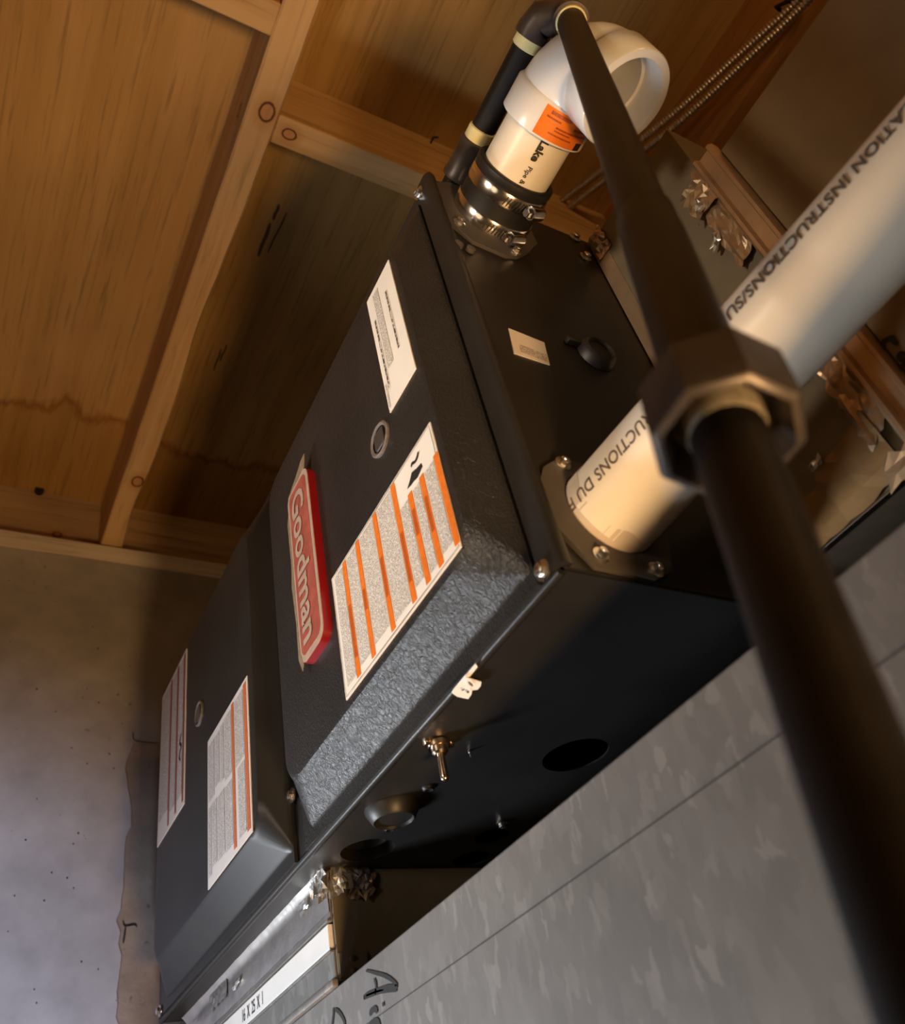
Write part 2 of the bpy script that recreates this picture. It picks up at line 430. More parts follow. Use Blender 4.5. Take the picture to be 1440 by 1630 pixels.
# ================================================================ SETTING
ZJ, ZP, YW = .85, .985, 1.03
ceil = struct(obj('ceiling', mkbox(-2.2, 2.4, -3.2, 1.3, ZP + .018, ZP + .05), M_PLY))
def cpart(name, bm, m, parent=ceil, smooth=None): return obj(name, bm, m, parent, smooth)
cpart('plywood_panel', mkbox(-2.2, -.069, -3.2, 1.09, ZP, ZP + .018), M_PLY)
cpart('plywood_panel', mkbox(-.067, 1.15, -3.2, 1.09, ZP, ZP + .018), M_PLY2)
cpart('plywood_panel', mkbox(1.152, 2.4, -3.2, 1.09, ZP, ZP + .018), M_PLY2)
def joist(x0, x1, m, wane=()):
    bm = bmesh.new(); L = []; N = 90
    for i in range(N + 1):
        y = -2.6 + (1.075 + 2.6) * i / N
        wz = sum(a * math.exp(-((y - c) / s) ** 2) for (c, s, a) in wane)
        j = .0007 * noise.noise(Vector((y * 14, x0, 0)))
        L.append([(x0 + j, y, ZP), (x0 + j, y, ZJ + .0025), (x0 + .0025 + j, y, ZJ), (x1 - .0025 - wz - j, y, ZJ), (x1 - wz * .8 - j, y, ZJ + .003 + wz * .8), (x1, y, ZP)])
    return loft(bm, L)
cpart('joist', joist(-.087, -.047, M_JOIST, ((.50, .10, .007), (.36, .03, .002), (.93, .07, .006))), M_JOIST, smooth=None)
cpart('joist', joist(.523, .563, M_JOIST2), M_JOIST2)
cpart('blocking', mkbox(-.047, .523, .165, .203, ZJ, ZP, bev=.002), M_BLOCK)
cpart('blocking', mkbox(-.70, -.087, .045, .083, ZJ, ZP, bev=.002), M_BLOCK)
cpart('rim_board', mkbox(-2.2, 2.4, 1.077, 1.115, .838, ZP, bev=.001), M_RIM)
# a nail bent over above the blocking and the dark plug on the rim board
bm = bmesh.new(); q = at(686, 226, 1, .163); sweep(bm, [q + Vector((0, .01, 0)), q, q + Vector((0, -.008, -.001)), q + Vector((.004, -.012, -.006))], .0016, 8)
cpart('bent_nail', bm, M_STAPLE, smooth=True)
q = at(62, 783, 1, 1.076); bm = bmesh.new(); lathe(bm, q, (0, -1, 0), [(-.01, .008), (.004, .0085), (.009, .008), (.010, .006)], 14)
cpart('plug', bm, M_STAPLE, smooth=40)
# dark checks in the plywood veneer
for (pa, pb, wd) in (((444, 325), (435, 350), .005), ((430, 355), (411, 408), .0055), ((456, 338), (426, 402), .003), ((352, 555), (340, 590), .003), ((361, 548), (350, 575), .003)):
    a, b = at(*pa, 2, ZP), at(*pb, 2, ZP); bm = bmesh.new()
    ribbon(bm, smooth_pts([a, (a * 2 + b) / 3 + Vector((.0006, 0, 0)), (a + b * 2) / 3 - Vector((.0006, 0, 0)), b], 5), wd, (0, 0, -1), .0004)
    cpart('veneer_check', bm, M_CHECK)

# concrete wall (gently uneven) with the rough brown area low at its right
def wall_sheet(x0, x1, z0, z1, nx, nz, y, amp, m, name, parent=None, edge=None):
    bm = bmesh.new(); G = []
    for k in range(nz + 1):
        row = []
        for i in range(nx + 1):
            x = x0 + (x1 - x0) * i / nx; z = z0 + (z1 - z0) * k / nz
            if edge and i == 0: x += edge(z)
            row.append(bm.verts.new((x, y + amp * (noise.noise(Vector((x * 6, z * 6, 3))) + .4 * noise.noise(Vector((x * 25, z * 25, 1)))), z)))
        G.append(row)
    for k in range(nz):
        for i in range(nx): bm.faces.new((G[k][i], G[k][i + 1], G[k + 1][i + 1], G[k + 1][i]))
    ex = bmesh.ops.extrude_face_region(bm, geom=list(bm.faces))
    for v in ex['geom']:
        if isinstance(v, bmesh.types.BMVert): v.co.y = y + .25
    return obj(name, bm, m, parent, smooth=30)
wf = struct(wall_sheet(-2.2, 2.4, -1.35, .8, 150, 70, YW, .0025, M_CONC, 'wall_far'))
obj('sill_plate', mkbox(-2.2, 2.4, YW + .001, 1.115, .80, .838, bev=.0015), M_SILL, wf)
wall_sheet(-.012, .6, -.6, .44, 40, 70, YW - .006, .004, M_BROWN, 'rough_patch', wf,
           edge=lambda z: .012 * noise.noise(Vector((z * 14, 0, 5))) + .006 * noise.noise(Vector((z * 60, 2, 5))))
bm = bmesh.new()
for (pts, wd) in (([(196, 1466), (199, 1474), (214, 1472), (218, 1476)], .0022), ([(200, 1476), (198, 1490), (196, 1502)], .0024), ([(212, 1166), (214, 1178), (236, 1182), (252, 1183)], .0018)):
    ribbon(bm, smooth_pts([at(x, y, 1, YW - .0115) for x, y in pts], 5), wd, (0, -1, 0), .0005)
obj('crack', bm, M_STAPLE, wf)
bm = bmesh.new(); rnd = random.Random(3)
for _ in range(45):
    p = at(rnd.uniform(10, 215), rnd.uniform(880, 1600), 1, YW - .0035); r = rnd.uniform(.0005, .0014)
    lathe(bm, p, (0, -1, 0), [(0, r), (.0006, r * .6)], 7)
o = obj('pits', bm, M_STAPLE, wf); o['kind'] = 'stuff'
struct(obj('floor', mkbox(-2.2, 2.4, -3.2, 1.03, -1.40, -1.35), M_FLOOR))
struct(obj('wall_left', mkbox(-2.3, -2.2, -3.2, 1.28, -1.35, 1.0), M_CONC))
struct(obj('wall_right', mkbox(2.4, 2.5, -3.2, 1.28, -1.35, 1.0), M_CONC))
struct(obj('wall_back', mkbox(-2.3, 2.5, -3.3, -3.2, -1.35, 1.0), M_CONC))

# ================================================================ FURNACE
FL, FH, FD = .848, .425, .70
XD = -.027
KD = (XD - CAM.x) / (-.02 - CAM.x)               # door-face layout was measured on the plane x=-.02 and is carried to the true face
def FY(y): return CAM.y + (y - CAM.y) * KD
def FZ(z): return CAM.z + (z - CAM.z) * KD
fur = thing('furnace', 'black steel furnace hung sideways under the joists, red nameplate on its near door', 'furnace', (FD / 2, FL / 2, 0))
bm = bmesh.new(); t = .002
box(bm, 0, FD, 0, FL, FH - t, FH); box(bm, FD - t, FD, 0, FL, 0, FH); box(bm, 0, FD, FL - t, FL, 0, FH)
box(bm, 0, t, .018, FL, .004, FH - .002)
obj('cabinet', bm, M_BLACK, fur)
# end panel with rolled edges and front lip
obj('end_panel', mkbox(.003, FD, -.0005, .0015, .001, FH, bev=.0007), M_BLACK, fur)
bm = bmesh.new(); prof = [(.006, -.003), (.001, -.0045), (-.0015, -.003), (-.003, .001), (-.003, .0148), (.001, .0155), (.001, .001), (.006, .001)]
loft(bm, [[(x, y, .002) for x, y in prof], [(x, y, FH + .001) for x, y in prof]])
obj('corner_lip', bm, M_BLACK, fur, smooth=50)
# bottom panel with its knock-outs; curve space = (x, y)
holes = [circ(.048, .366, .0225, 36), circ(.141, .193, .0255, 40), circ(.151, .337, .0155, 28), circ(.157, .385, .017, 28)]
me = holed_plate([(.004, .0015), (FD, .0015), (FD, FL), (.004, FL)], holes, .0008)
me.transform(Matrix.Translation((0, 0, .0008)))
bot = obj('bottom_panel', me, M_BLACK, fur)
bm = bmesh.new(); hem = [(.0055, .0016), (.0055, 0.0), (.0035, -.0012), (.0008, -.0012), (-.0006, .0004), (-.0006, .0025), (.0012, .0035)]
loft(bm, [[(x, .003, z) for x, z in hem], [(x, FL, z) for x, z in hem]])
obj('bottom_hem', bm, M_BLACK, fur, smooth=60)
# dished knock-out seen through the big front hole, dark box behind the holes
bm = bmesh.new(); lathe(bm, (.048, .366, .0), (0, 0, 1), [(0, .0226), (.010, .0220), (.010, .0185), (.0075, .018), (.0075, .016), (.014, .015)], 32, cap0=False)
sub('knockout_dish', bm, M_RUB, bot, smooth=40)
obj('inside_baffle', mkbox(.02, .4, .1, .6, .03, .032), M_HOLE, fur)
bm = bmesh.new(); lathe(bm, (.034, .288, .001), (0, 0, -1), [(0, .0215), (.003, .0208), (.0100, .0168), (.0112, .0155), (.0112, .0150), (.0092, .0140), (.0092, 0)], 36, cap1=False)
sub('hole_plug', bm, M_BLACK, bot, smooth=40)
for (x, y, r) in ((.047, .2525, .0052), (.0475, .3225, .0050)):
    bm = bmesh.new(); lathe(bm, (x, y, .001), (0, 0, -1), [(0, r), (.0022, r * .95), (.0035, r * .6), (.0025, r * .3), (.0025, 0)], 16, cap1=False)
    sub('snap_plug', bm, M_BLACK, bot, smooth=50)
for (x, y) in ((.144, .309), (.0511, .1959)):
    bm = bmesh.new(); hexscrew(bm, (x, y, 0), (0, 0, -1), (.0032 if y > .2 else .0007)); sub('screw', bm, M_SCREW, bot, smooth=40)

# doors: formed pans with soft shoulders
def door(name, y0, y1, z0, z1, fy0, fy1, fz0, fz1):
    bm = bmesh.new(); loops = []
    fy0, fy1, fz0, fz1 = FY(fy0), FY(fy1), FZ(fz0), FZ(fz1)
    prof = [(0.0, .0), (-.0035, .0), (-.0050, .03), (-.0075, .12), (-.0215, .80), (-.0246, .92), (-.0264, 1.0), (XD, 1.12)]
    n = 7
    for (x, s) in prof:
        u0, u1 = y0 + (fy0 - y0) * s, y1 + (fy1 - y1) * s; v0, v1 = z0 + (fz0 - z0) * s, z1 + (fz1 - z1) * s
        r = .007 + .019 * min(1, s * 1.4)
        loops.append([(x, u, v) for u, v in rrect(u0, u1, v0, v1, r, n)])
    loft(bm, loops, cap0=False)
    box(bm, -.0035, -.0005, y0 - .0005, y1 + .016, z0 - .010, z1 + .004)
    return bm
bd = obj('burner_door', door('burner_door', .018, .356, .012, .402, .046, .360, .047, .378), M_STUCCO, fur, smooth=28)
ld = obj('blower_door', door('blower_door', .396, .800, .012, .408, .431, .801, .047, .392), M_BLACK, fur, smooth=28)
for p, d in ((at(668, 308, 0, -.003), (-1, 0, 0)), (at(865, 908, 0, -.003), (-1, 0, 0)), (at(914, 379, 1, -.001), (0, -1, 0)), (at(931, 410, 1, -.001), (0, -1, 0)), (at(466, 1266, 0, -.004), (-1, 0, 0)), (Vector((-.001, .838, .010)), (-1, 0, 0))):
    bm = bmesh.new(); hexscrew(bm, p, d, .0042); obj('screw', bm, M_SCREW, fur, smooth=40)
# faint dark cap and paper sticker on the end panel
bm = bmesh.new(); lathe(bm, at(947, 568, 1, -.001), (0, -1, 0), [(0, .016), (.006, .015), (.009, .012), (.006, .010), (.006, 0)], 24, cap1=False)
q = at(947, 568, 1, -.001); box(bm, q.x - .026, q.x - .012, -.006, -.001, q.z + .004, q.z + .010, bev=.001)
obj('end_plug', bm, M_RUB, fur, smooth=40)
pts = [at(x, y, 1, -.0012) for x, y in ((809, 522), (866, 545), (875, 581), (818, 562))]
stk = obj('end_sticker', prism(bmesh.new(), pts, (0, .0006, 0)), M_PAPERB, fur)
ctr = sum(pts, Vector()) / 4; eu, ev = pts[1] - pts[0], pts[3] - pts[0]
def onq(u, v, lift=0.0003): return pts[0] + eu * u + ev * v + Vector((0, -lift, 0))
sub('print', uvquad([onq(.2, .85), onq(.95, .85), onq(.95, .55), onq(.2, .55)], .022, .009), M_PRINTB, stk)
# small white tag hanging at the bottom edge
zt = -.0022
for nm, pl in (('tag_stem', ((757, 1057), (760, 1062), (748, 1077), (742, 1079), (741, 1076))), ('tag', ((741, 1075), (752, 1096), (750, 1106), (745, 1113), (727, 1109), (719, 1103), (722, 1098))), ('tag_flap', ((742, 1079), (766, 1086), (765, 1092), (760, 1098), (750, 1099), (744, 1090)))):
    bm = bmesh.new(); prism(bm, [at(x, y, 2, zt) for x, y in pl], (0, 0, .0007)); o = obj('white_tag' if nm == 'tag' else nm, bm, M_TAG, fur); zt -= .0009
    if nm == 'tag': o['label'] = 'white plastic tag with tiny dark marks'
bm = bmesh.new()
for a, b in (((735, 1099), (739, 1096)), ((744, 1099), (745, 1103)), ((746, 1085), (752, 1092))): ribbon(bm, [at(*a, 2, -.0048), (at(*a, 2, -.0048) + at(*b, 2, -.0048)) / 2, at(*b, 2, -.0048)], .0018, (0, 0, -1), .0002)
obj('tag_marks', bm, M_INKG, fur)
# toggle switch
ts = Vector((.0215, .1865, 0))
bm = bmesh.new(); loft(bm, [[ts + Vector((x, y, 0)) for x, y in rrect(-.011, .011, -.0045, .0045, .003, 3)], [ts + Vector((x, y, -.0018)) for x, y in rrect(-.011, .011, -.0045, .0045, .003, 3)]])
lathe(bm, ts + Vector((0, 0, -.001)), (0, 0, -1), [(0, .0082), (.0035, .0078), (.0035, .006), (.007, .0056), (.0085, .004)], 20)
for s in (-1, 1): lathe(bm, ts + Vector((s * .0092, 0, -.0016)), (0, 0, -1), [(0, .0028), (.0015, .0024), (.0020, .001)], 10)
sw = obj('toggle_switch', bm, M_BRASS, fur, smooth=40)
bm = bmesh.new(); lathe(bm, ts + Vector((0, 0, -.006)), (.02, .06, -1), [(0, .0026), (.004, .0026), (.018, .0029), (.0203, .0026), (.0215, .001)], 14)
sub('switch_lever', bm, M_BRASS, sw, smooth=50)

# labels: text runs down (-Z), its top towards the pipes (-Y)
def lq(y0, y1, z0, z1, x, th=.0004):   # slab on the door face between y0..y1, z0..z1
    return mkbox(x - th, x, FY(y0), FY(y1), FZ(z0), FZ(z1))
def lprint(y0, y1, z0, z1, x):          # u runs down the face, v towards -Y
    y0, y1, z0, z1 = FY(y0), FY(y1), FZ(z0), FZ(z1)
    return uvquad([(x, y1, z1), (x, y1, z0), (x, y0, z0), (x, y0, z1)], z1 - z0, y1 - y0)
XL = XD - .0006
# 1: big orange-striped warning label
wl = obj('warning_label', lq(.0528, .2312, .0535, .1640, XL + .0006, .0008), M_PAPER, fur)
wl['label'] = 'large white warning label with seven orange stripes'
def ly(px, py): return at(px, py, 0, -.0206).y
def lz(px, py): return at(px, py, 0, -.0206).z
def slab(x, y0, y1, z0, z1, d): return mkbox(x - d - .0003, x - d, FY(y0), FY(y1), FZ(z0), FZ(z1))
ys = [ly(694, 727) - .0005, ly(671.4, 758.5), ly(652.8, 784), ly(625.3, 774), ly(595.8, 817.4), ly(568.4, 860.6), ly(547.7, 891)]
ztop = .1610; zbot = .0575; zmid = lz(668, 762)
x1 = XL - .0004
hw = .0030
for k, y in enumerate(ys):
    zt_ = zmid if k < 3 else ztop
    st = sub('warning_stripe', slab(x1, y - hw, y + hw, zbot, zt_, 0), M_ORANGE, wl)
    if k: sub('stripe_lettering', slab(x1, y - hw * .62, y + hw * .62, zbot + (.016 + .012 * (k % 3)), zbot + .062 - .004 * (k % 2), .0002), M_ORANGED, wl)
for k, y in enumerate(ys):
    yn = ys[k + 1] if k < 6 else .2295
    zt_ = (zmid - .001) if k < 3 else ztop
    e0, e1 = y + hw + .0012, yn - hw - .0012
    if e1 - e0 < .002: continue
    sub('fine_print', lprint(e0, e1, zbot + random.uniform(.003, .010), zt_ - .001, x1 - .0001), M_PRINT, wl)
# symbol: flame and furnace seen in side view (black, flat print)
bm = bmesh.new()
prism(bm, [at(x, y, 0, x1 - .0001) for x, y in ((648, 778), (652, 765), (655, 752), (663, 745), (670, 737), (672, 742), (664, 760), (658, 766), (654, 772))], (.0003, 0, 0))
ribbon(bm, smooth_pts([at(x, y, 0, x1) for x, y in ((655, 744), (656, 738), (661, 735), (664, 728), (666, 719))], 5), .0022, (-1, 0, 0), .0004)
sub('flame_symbol', bm, M_INK, wl)
bm = bmesh.new()
yy0, yy1, zz0, zz1 = .0545, .2295, .0552, .1622
for (a, b) in (((yy0, zz0), (yy1, zz0)), ((yy1, zz0), (yy1, zz1)), ((yy1, zz1), (yy0, zz1)), ((yy0, zz1), (yy0, zz0))):
    A = Vector((x1, FY(a[0]), FZ(a[1]))); B = Vector((x1, FY(b[0]), FZ(b[1]))); ribbon(bm, [A, (A + B) / 2, B], .0007, (-1, 0, 0), .0002)
sub('border_line', bm, M_INKG, wl)
# 2: white notice near the pipes
nl = obj('notice_label', lq(.0535, .0985, .2225, .3655, XL + .0006, .0008), M_PAPER, fur); nl['label'] = 'plain white notice label of fine print at the upper corner of the door'
sub('fine_print', lprint(.078, .0875, .262, .3585, x1 - .0001), M_PRINT, nl)
for (a, b, c, d) in ((.0655, .0695, .264, .339), (.0895, .0935, .243, .330)): sub('bold_line', lprint(a, b, c, d, x1 - .0001), M_PRINTT, nl)
sub('fine_print', lprint(.0945, .097, .226, .252, x1 - .0001), M_PRINT, nl)
# 3: label with two rust stripes on the blower door
bl = obj('caution_label', lq(.445, .5805, .0487, .2055, XL + .0006, .0008), M_PAPERB, fur); bl['label'] = 'white label with two rust-orange stripes on the far door'
for (a, b) in ((.4485, .4565), (.4885, .4955)): sub('caution_stripe', slab(x1, a, b, .053, .2015, 0), M_ORBLOW, bl)
for (a, b, c, d) in ((.459, .486, .128, .199), (.459, .480, .056, .124), (.498, .520, .130, .199), (.498, .520, .060, .124), (.523, .534, .136, .198), (.523, .546, .062, .126), (.538, .553, .140, .196), (.549, .564, .064, .128), (.556, .577, .134, .197), (.567, .577, .058, .128)):
    sub('fine_print', lprint(a, b, c, d, x1 - .0001), M_PRINTB, bl)
# 4: label with three dark red lines
rl = obj('wiring_label', lq(.674, .797, .179, .387, XL + .0006, .0008), M_PAPERB, fur); rl['label'] = 'white label with dark red lines at the far end'
for y in (.681, .712, .745): sub('red_line', slab(x1, y - .0027, y + .0027, .184, .383, 0), M_REDB, rl)
for (a, b) in ((.686, .707), (.717, .739), (.750, .792)): sub('fine_print', lprint(a, b, .186 + .5 * (b - a), .381, x1 - .0001), M_PRINTB, rl)
bm = bmesh.new(); ribbon(bm, smooth_pts([(x1, FY(a), FZ(b)) for a, b in ((.691, .276), (.697, .266), (.690, .258), (.698, .249), (.692, .240))], 5), .004, (-1, 0, 0), .0004); sub('symbol', bm, M_INK, rl)
# sight glasses
for (y, z) in ((FY(.1194), FZ(.2144)), (FY(.6145), FZ(.2591))):
    bm = bmesh.new(); lathe(bm, (XD, y, z), (-1, 0, 0), [(-.001, .0145), (.0016, .0145), (.0024, .0130), (.0014, .0115), (.0012, .0110)], 32, cap1=False)
    pg = obj('sight_glass', bm, M_GLASS, fur, smooth=50)
    bm = bmesh.new(); loft(bm, [[(XD - .0012, y + a, z + b) for a, b in rrect(-.0075, .0075, -.0085, .0085, .003, 4)], [(XD - .0020, y + a, z + b) for a, b in rrect(-.0070, .0070, -.008, .008, .003, 4)]])
    sub('glass', bm, M_GLASSD, pg)
# nameplate
XN = XD - .007
def plate(y0, y1, z0, z1, r, xa, xb): return loft(bmesh.new(), [[(xa, u, v) for u, v in rrect(y0, y1, z0, z1, r, 5)], [(xb, u, v) for u, v in rrect(y0, y1, z0, z1, r, 5)]])
Y0, Y1, Z0, Z1 = FY(.2405), FY(.2915), FZ(.1165), FZ(.3050)
npl = obj('nameplate', plate(Y0, Y1, Z0, Z1, .012, XD, XN), M_REDS, fur, smooth=40)
npl['label'] = 'raised red nameplate with silver lettering, still in its cloudy film'
sub('silver_rim', plate(Y0 + .0005, Y1 - .0005, Z0 + .0005, Z1 - .0005, .0115, XN, XN - .0006), M_SILV, npl)
sub('red_field', plate(Y0 + .005, Y1 - .005, Z0 + .006, Z1 - .006, .008, XN - .0006, XN - .0010), M_FILM, npl)
me = text_mesh('Goodman', .034, bold=.0008, align='CENTER', space=1.0)
xs = [v.co.x for v in me.vertices]; ysv = [v.co.y for v in me.vertices]; sx_ = .156 / (max(xs) - min(xs)); sy_ = .0275 / (max(ysv) - min(ysv)); cx_ = (max(xs) + min(xs)) / 2
sub('lettering', warp(me, lambda u, v: Vector((XN - .0016, (Y0 + Y1) / 2 + .0125 - v * sy_, (Z0 + Z1) / 2 - (u - cx_) * sx_))), M_SILV, npl)
bm = bmesh.new(); prism(bm, [Vector((XN - .0012, y, z)) for y, z in ((Y0 + .004, Z1 - .001), (Y0 + .001, Z1 + .012), (Y0 + .010, Z1 + .011), (Y0 + .024, Z1 + .004), (Y1 - .004, Z1 - .004))], (.0006, 0, 0))
prism(bm, [Vector((XN - .0008, y, z)) for y, z in ((Y1 - .001, Z1 - .02), (Y1 + .003, Z1 - .03), (Y1 + .002, .21), (Y1 + .005, .19), (Y1 + .002, .15), (Y1 + .003, Z0 + .01), (Y1 - .003, Z0 - .004), (Y1 - .006, Z0 + .001), (Y1 - .001, Z0 + .015))], (.0005, 0, 0))
sub('loose_film', bm, M_FILMC, npl)

# ---------------------------------------------------------------- flanges on the end panel (part of the furnace)
VX, VZ = .051, .385           # vent axis
IX, IZ = .050, .050           # intake axis
def flange(name, outline, c, hole, scr):
    me = holed_plate([(x, z) for x, z in outline], [circ(c[0], c[1], hole, 40)], .0016)
    me.transform(Matrix(((1, 0, 0, 0), (0, 0, 1, -.0018), (0, 1, 0, 0), (0, 0, 0, 1))))
    o = obj(name, me, M_GASKET, fur, smooth=40)
    for (x, z) in scr:
        b = bmesh.new(); hexscrew(b, (x, -.0034, z), (0, -1, 0), .0036, random.random()); sub('screw', b, M_SCREW, o, smooth=40)
    return o
def oct_(c, pts): return [(c[0] + x, c[1] + z) for x, z in pts]
fl = [(-.0495, .006), (-.0400, .026), (-.024, .0385), (.012, .0385), (.036, .030), (.046, .010), (.0365, -.024), (.0300, -.0395), (.014, -.0480), (-.028, -.0470), (-.0470, -.0215)]
flange('intake_flange', oct_((IX, IZ), fl), (IX, IZ), .0315, ((.0258, .0825), (.0280, .0118), (.0664, .0088), (.083, .078)))
fv = [(-.0485, .010), (-.0460, .030), (-.030, .0395), (.030, .0395), (.045, .020), (.045, -.012), (.0300, -.034), (.015, -.0500), (.002, -.0565), (-.029, -.0535), (-.0484, -.0335)]
flange('vent_flange', oct_((VX, VZ), fv), (VX, VZ), .0300, ((.0135, .352), (.064, .339), (.09, .42 - .015)))
bm = bmesh.new()
for (px, py) in ((728, 391), (747, 399)):
    lathe(bm, at(px, py, 1, -.001), (0, -1, 0), [(0, .0045), (.003, .004), (.004, .002)], 9)
obj('rivet_heads', bm, M_GASKET, fur, smooth=40)

# ================================================================ VENT: rubber coupling, clamps, pipe, elbow
rc = thing('rubber_coupling', 'black rubber coupling with two steel hose clamps at the base of the upper white pipe', 'coupling', (VX, 0, VZ))
RR = .0335
bm = bmesh.new(); lathe(bm, (VX, -.0015, VZ), (0, -1, 0), [(0, RR), (.038, RR), (.040, RR + .0012), (.0445, RR + .0012), (.0455, RR), (.0455, .0305), (.040, .0300)], 48, cap1=False)
obj('sleeve', bm, M_RUB, rc, smooth=40)
def clamp(y, ang):
    b = bmesh.new(); lathe(b, (VX, y + .0055, VZ), (0, -1, 0), [(0, RR), (0, RR + .0008), (.0015, RR + .0013), (.0095, RR + .0013), (.011, RR + .0008), (.011, RR)], 56, False, False)
    c = obj('hose_clamp', b, M_STEEL, rc, smooth=30)
    rad = Vector((math.cos(ang), 0, math.sin(ang))); tan = Vector((-math.sin(ang), 0, math.cos(ang)))
    ctr = Vector((VX, y, VZ)) + rad * (RR + .0045)
    b = bmesh.new()                               # worm housing
    lathe(b, ctr - tan * .008, tan, [(0, .0052), (.0015, .0056), (.013, .0056), (.0145, .005)], 18)
    sub('worm_housing', b, M_STEEL, c, smooth=30)
    b = bmesh.new(); lathe(b, ctr - tan * .0085, -tan, [(0, .0038), (.0045, .0038), (.0055, .003)], 6)
    sub('clamp_screw', b, M_STEEL, c, smooth=30)
    b = bmesh.new()
    for k in range(7):                            # slots of the band, shown as small slanted ridges
        a2 = ang - .32 - .085 * k; r2 = Vector((math.cos(a2), 0, math.sin(a2))); t2 = Vector((-math.sin(a2), 0, math.cos(a2)))
        P = Vector((VX, y, VZ)) + r2 * (RR + .0016)
        ribbon(b, [P + Vector((0, -.0038, 0)) + t2 * .0009, P, P + Vector((0, .0038, 0)) - t2 * .0009], .0012, r2, .0002)
    sub('band_slots', b, M_RUB, c)
clamp(-.0330, math.radians(-62)); clamp(-.0090, math.radians(-70))

vp = thing('vent_pipe', 'short white plastic vent pipe ending in an open elbow, orange sticker on it', 'pipe', (VX, -.05, VZ))
RP = .0292
bm = bmesh.new(); lathe(bm, (VX, -.030, VZ), (0, -1, 0), [(0, RP), (.0650, RP)], 56); obj('pipe', bm, M_PVC, vp, smooth=40)
uo = Vector((.27, 0, -.963)).normalized()
EY = -.1415
corner = Vector((VX, EY, VZ)); yA = Vector((0, -1, 0))
path = []; rad = []
RS, RH = .0335, .0360
hub0 = -.0845
path += [(VX, hub0, VZ), (VX, hub0 - .0008, VZ), (VX, hub0 - .024, VZ), (VX, hub0 - .027, VZ)]; rad += [RH - .001, RH, RH, RS]
RB = .036
cc = corner - yA * RB + uo * RB
for i in range(0, 13):
    t = math.pi / 2 * i / 12
    path.append(cc - uo * RB * math.cos(t) + yA * RB * math.sin(t)); rad.append(RS)
e0 = corner + uo * RB
for h, r in ((.003, RH), (.0285, RH), (.0295, RH - .0008), (.0295, .0296), (.0060, .0290), (.0058, .0262)): path.append(e0 + uo * h); rad.append(r)
# outer skin by loft with explicit frames so the step back into the mouth works
def elbow_mesh():
    b = bmesh.new(); side = yA.cross(uo).normalized(); loops = []; n = 56
    k0 = 4; kn = k0 + 13
    for i, (p, r) in enumerate(zip(path, rad)):
        p = Vector(p)
        t = 0 if i < k0 else (math.pi / 2 if i >= kn else math.pi / 2 * (i - k0) / 12)
        d = yA * math.cos(t) + uo * math.sin(t); a = d.cross(side).normalized()
        loops.append([p + (a * math.cos(2 * math.pi * j / n) + side * math.sin(2 * math.pi * j / n)) * r for j in range(n)])
    for i in range(12, -1, -1):                    # inner bore back through the bend
        t = math.pi / 2 * i / 12; d = yA * math.cos(t) + uo * math.sin(t); a = d.cross(side).normalized()
        p = cc - uo * RB * math.cos(t) + yA * RB * math.sin(t)
        loops.append([p + (a * math.cos(2 * math.pi * j / n) + side * math.sin(2 * math.pi * j / n)) * .0262 for j in range(n)])
    return loft(b, loops, cap0=False, cap1=True)
el = obj('elbow', elbow_mesh(), M_PVCF, vp, smooth=45)
def cyl(cx, cz, r, lift=.0004):
    # (s along -Y from y=0, w round the pipe in metres measured from angle 'a0')
    return lambda a0: (lambda s, wv: Vector((cx + (r + lift) * math.cos(a0 + wv / r), -s, cz + (r + lift) * math.sin(a0 + wv / r))))
def facing(cx, cz, px, py, r):
    # angle round a pipe (axis parallel Y) of the point seen at a pixel
    d = RX * ((px - 720) / F) + RY * ((py - 815) / F) + RZ
    ox, oz = CAM.x - cx, CAM.z - cz; A = d.x ** 2 + d.z ** 2; B = 2 * (ox * d.x + oz * d.z); Cc = ox * ox + oz * oz - r * r
    D = B * B - 4 * A * Cc
    if D < 0: D = 0
    tt = (-B - math.sqrt(D)) / (2 * A); P = CAM + d * tt
    return math.atan2(P.z - cz, P.x - cx), -P.y
# orange sticker on the hub, following its surface
a1, s1 = facing(VX, VZ, 872, 163, RH); a2, s2 = facing(VX, VZ, 846, 205, RH); a3, s3 = facing(VX, VZ, 925, 195, RH)
def patch(cx, cz, r, aa, ab, sa, sb, lift, n=14):
    b = bmesh.new(); uvl = b.loops.layers.uv.new('UVMap')
    G = [[b.verts.new((cx + (r + lift) * math.cos(aa + (ab - aa) * i / n), -s, cz + (r + lift) * math.sin(aa + (ab - aa) * i / n))) for i in range(n + 1)] for s in (sa, sb)]
    for i in range(n):
        f = b.faces.new((G[0][i], G[0][i + 1], G[1][i + 1], G[1][i]))
        for l, c in zip(f.loops, ((i, 0), (i + 1, 0), (i + 1, 1), (i, 1))): l[uvl].uv = (c[0] / n * abs(ab - aa) * r, c[1] * abs(sb - sa))
    return b
sg = 1 if a3 > a1 else -1
aB = a1 + sg * 1.32
s_lo, s_hi = .0865, .1085
os_ = sub('orange_sticker', patch(VX, VZ, RH, a1, aB, s_lo, s_hi, .0004), M_STKO, el, smooth=True, label='orange sticker with small dark type')
b = bmesh.new()
for (fa, fb, qa, qb) in ((.12, .50, .80, .92), (.08, .34, .66, .72), (.60, .95, .62, .70), (.30, .86, .46, .52), (.30, .60, .36, .41), (.22, .66, .22, .27), (.66, .95, .46, .52)):
    pb = patch(VX, VZ, RH, a1 + (aB - a1) * fa, a1 + (aB - a1) * fb, s_lo + (s_hi - s_lo) * qa, s_lo + (s_hi - s_lo) * qb, .0007, 8)
    tmp = bpy.data.meshes.new('t'); pb.to_mesh(tmp); b.from_mesh(tmp); bpy.data.meshes.remove(tmp); pb.free()
sub('sticker_type', b, M_STKT, el)
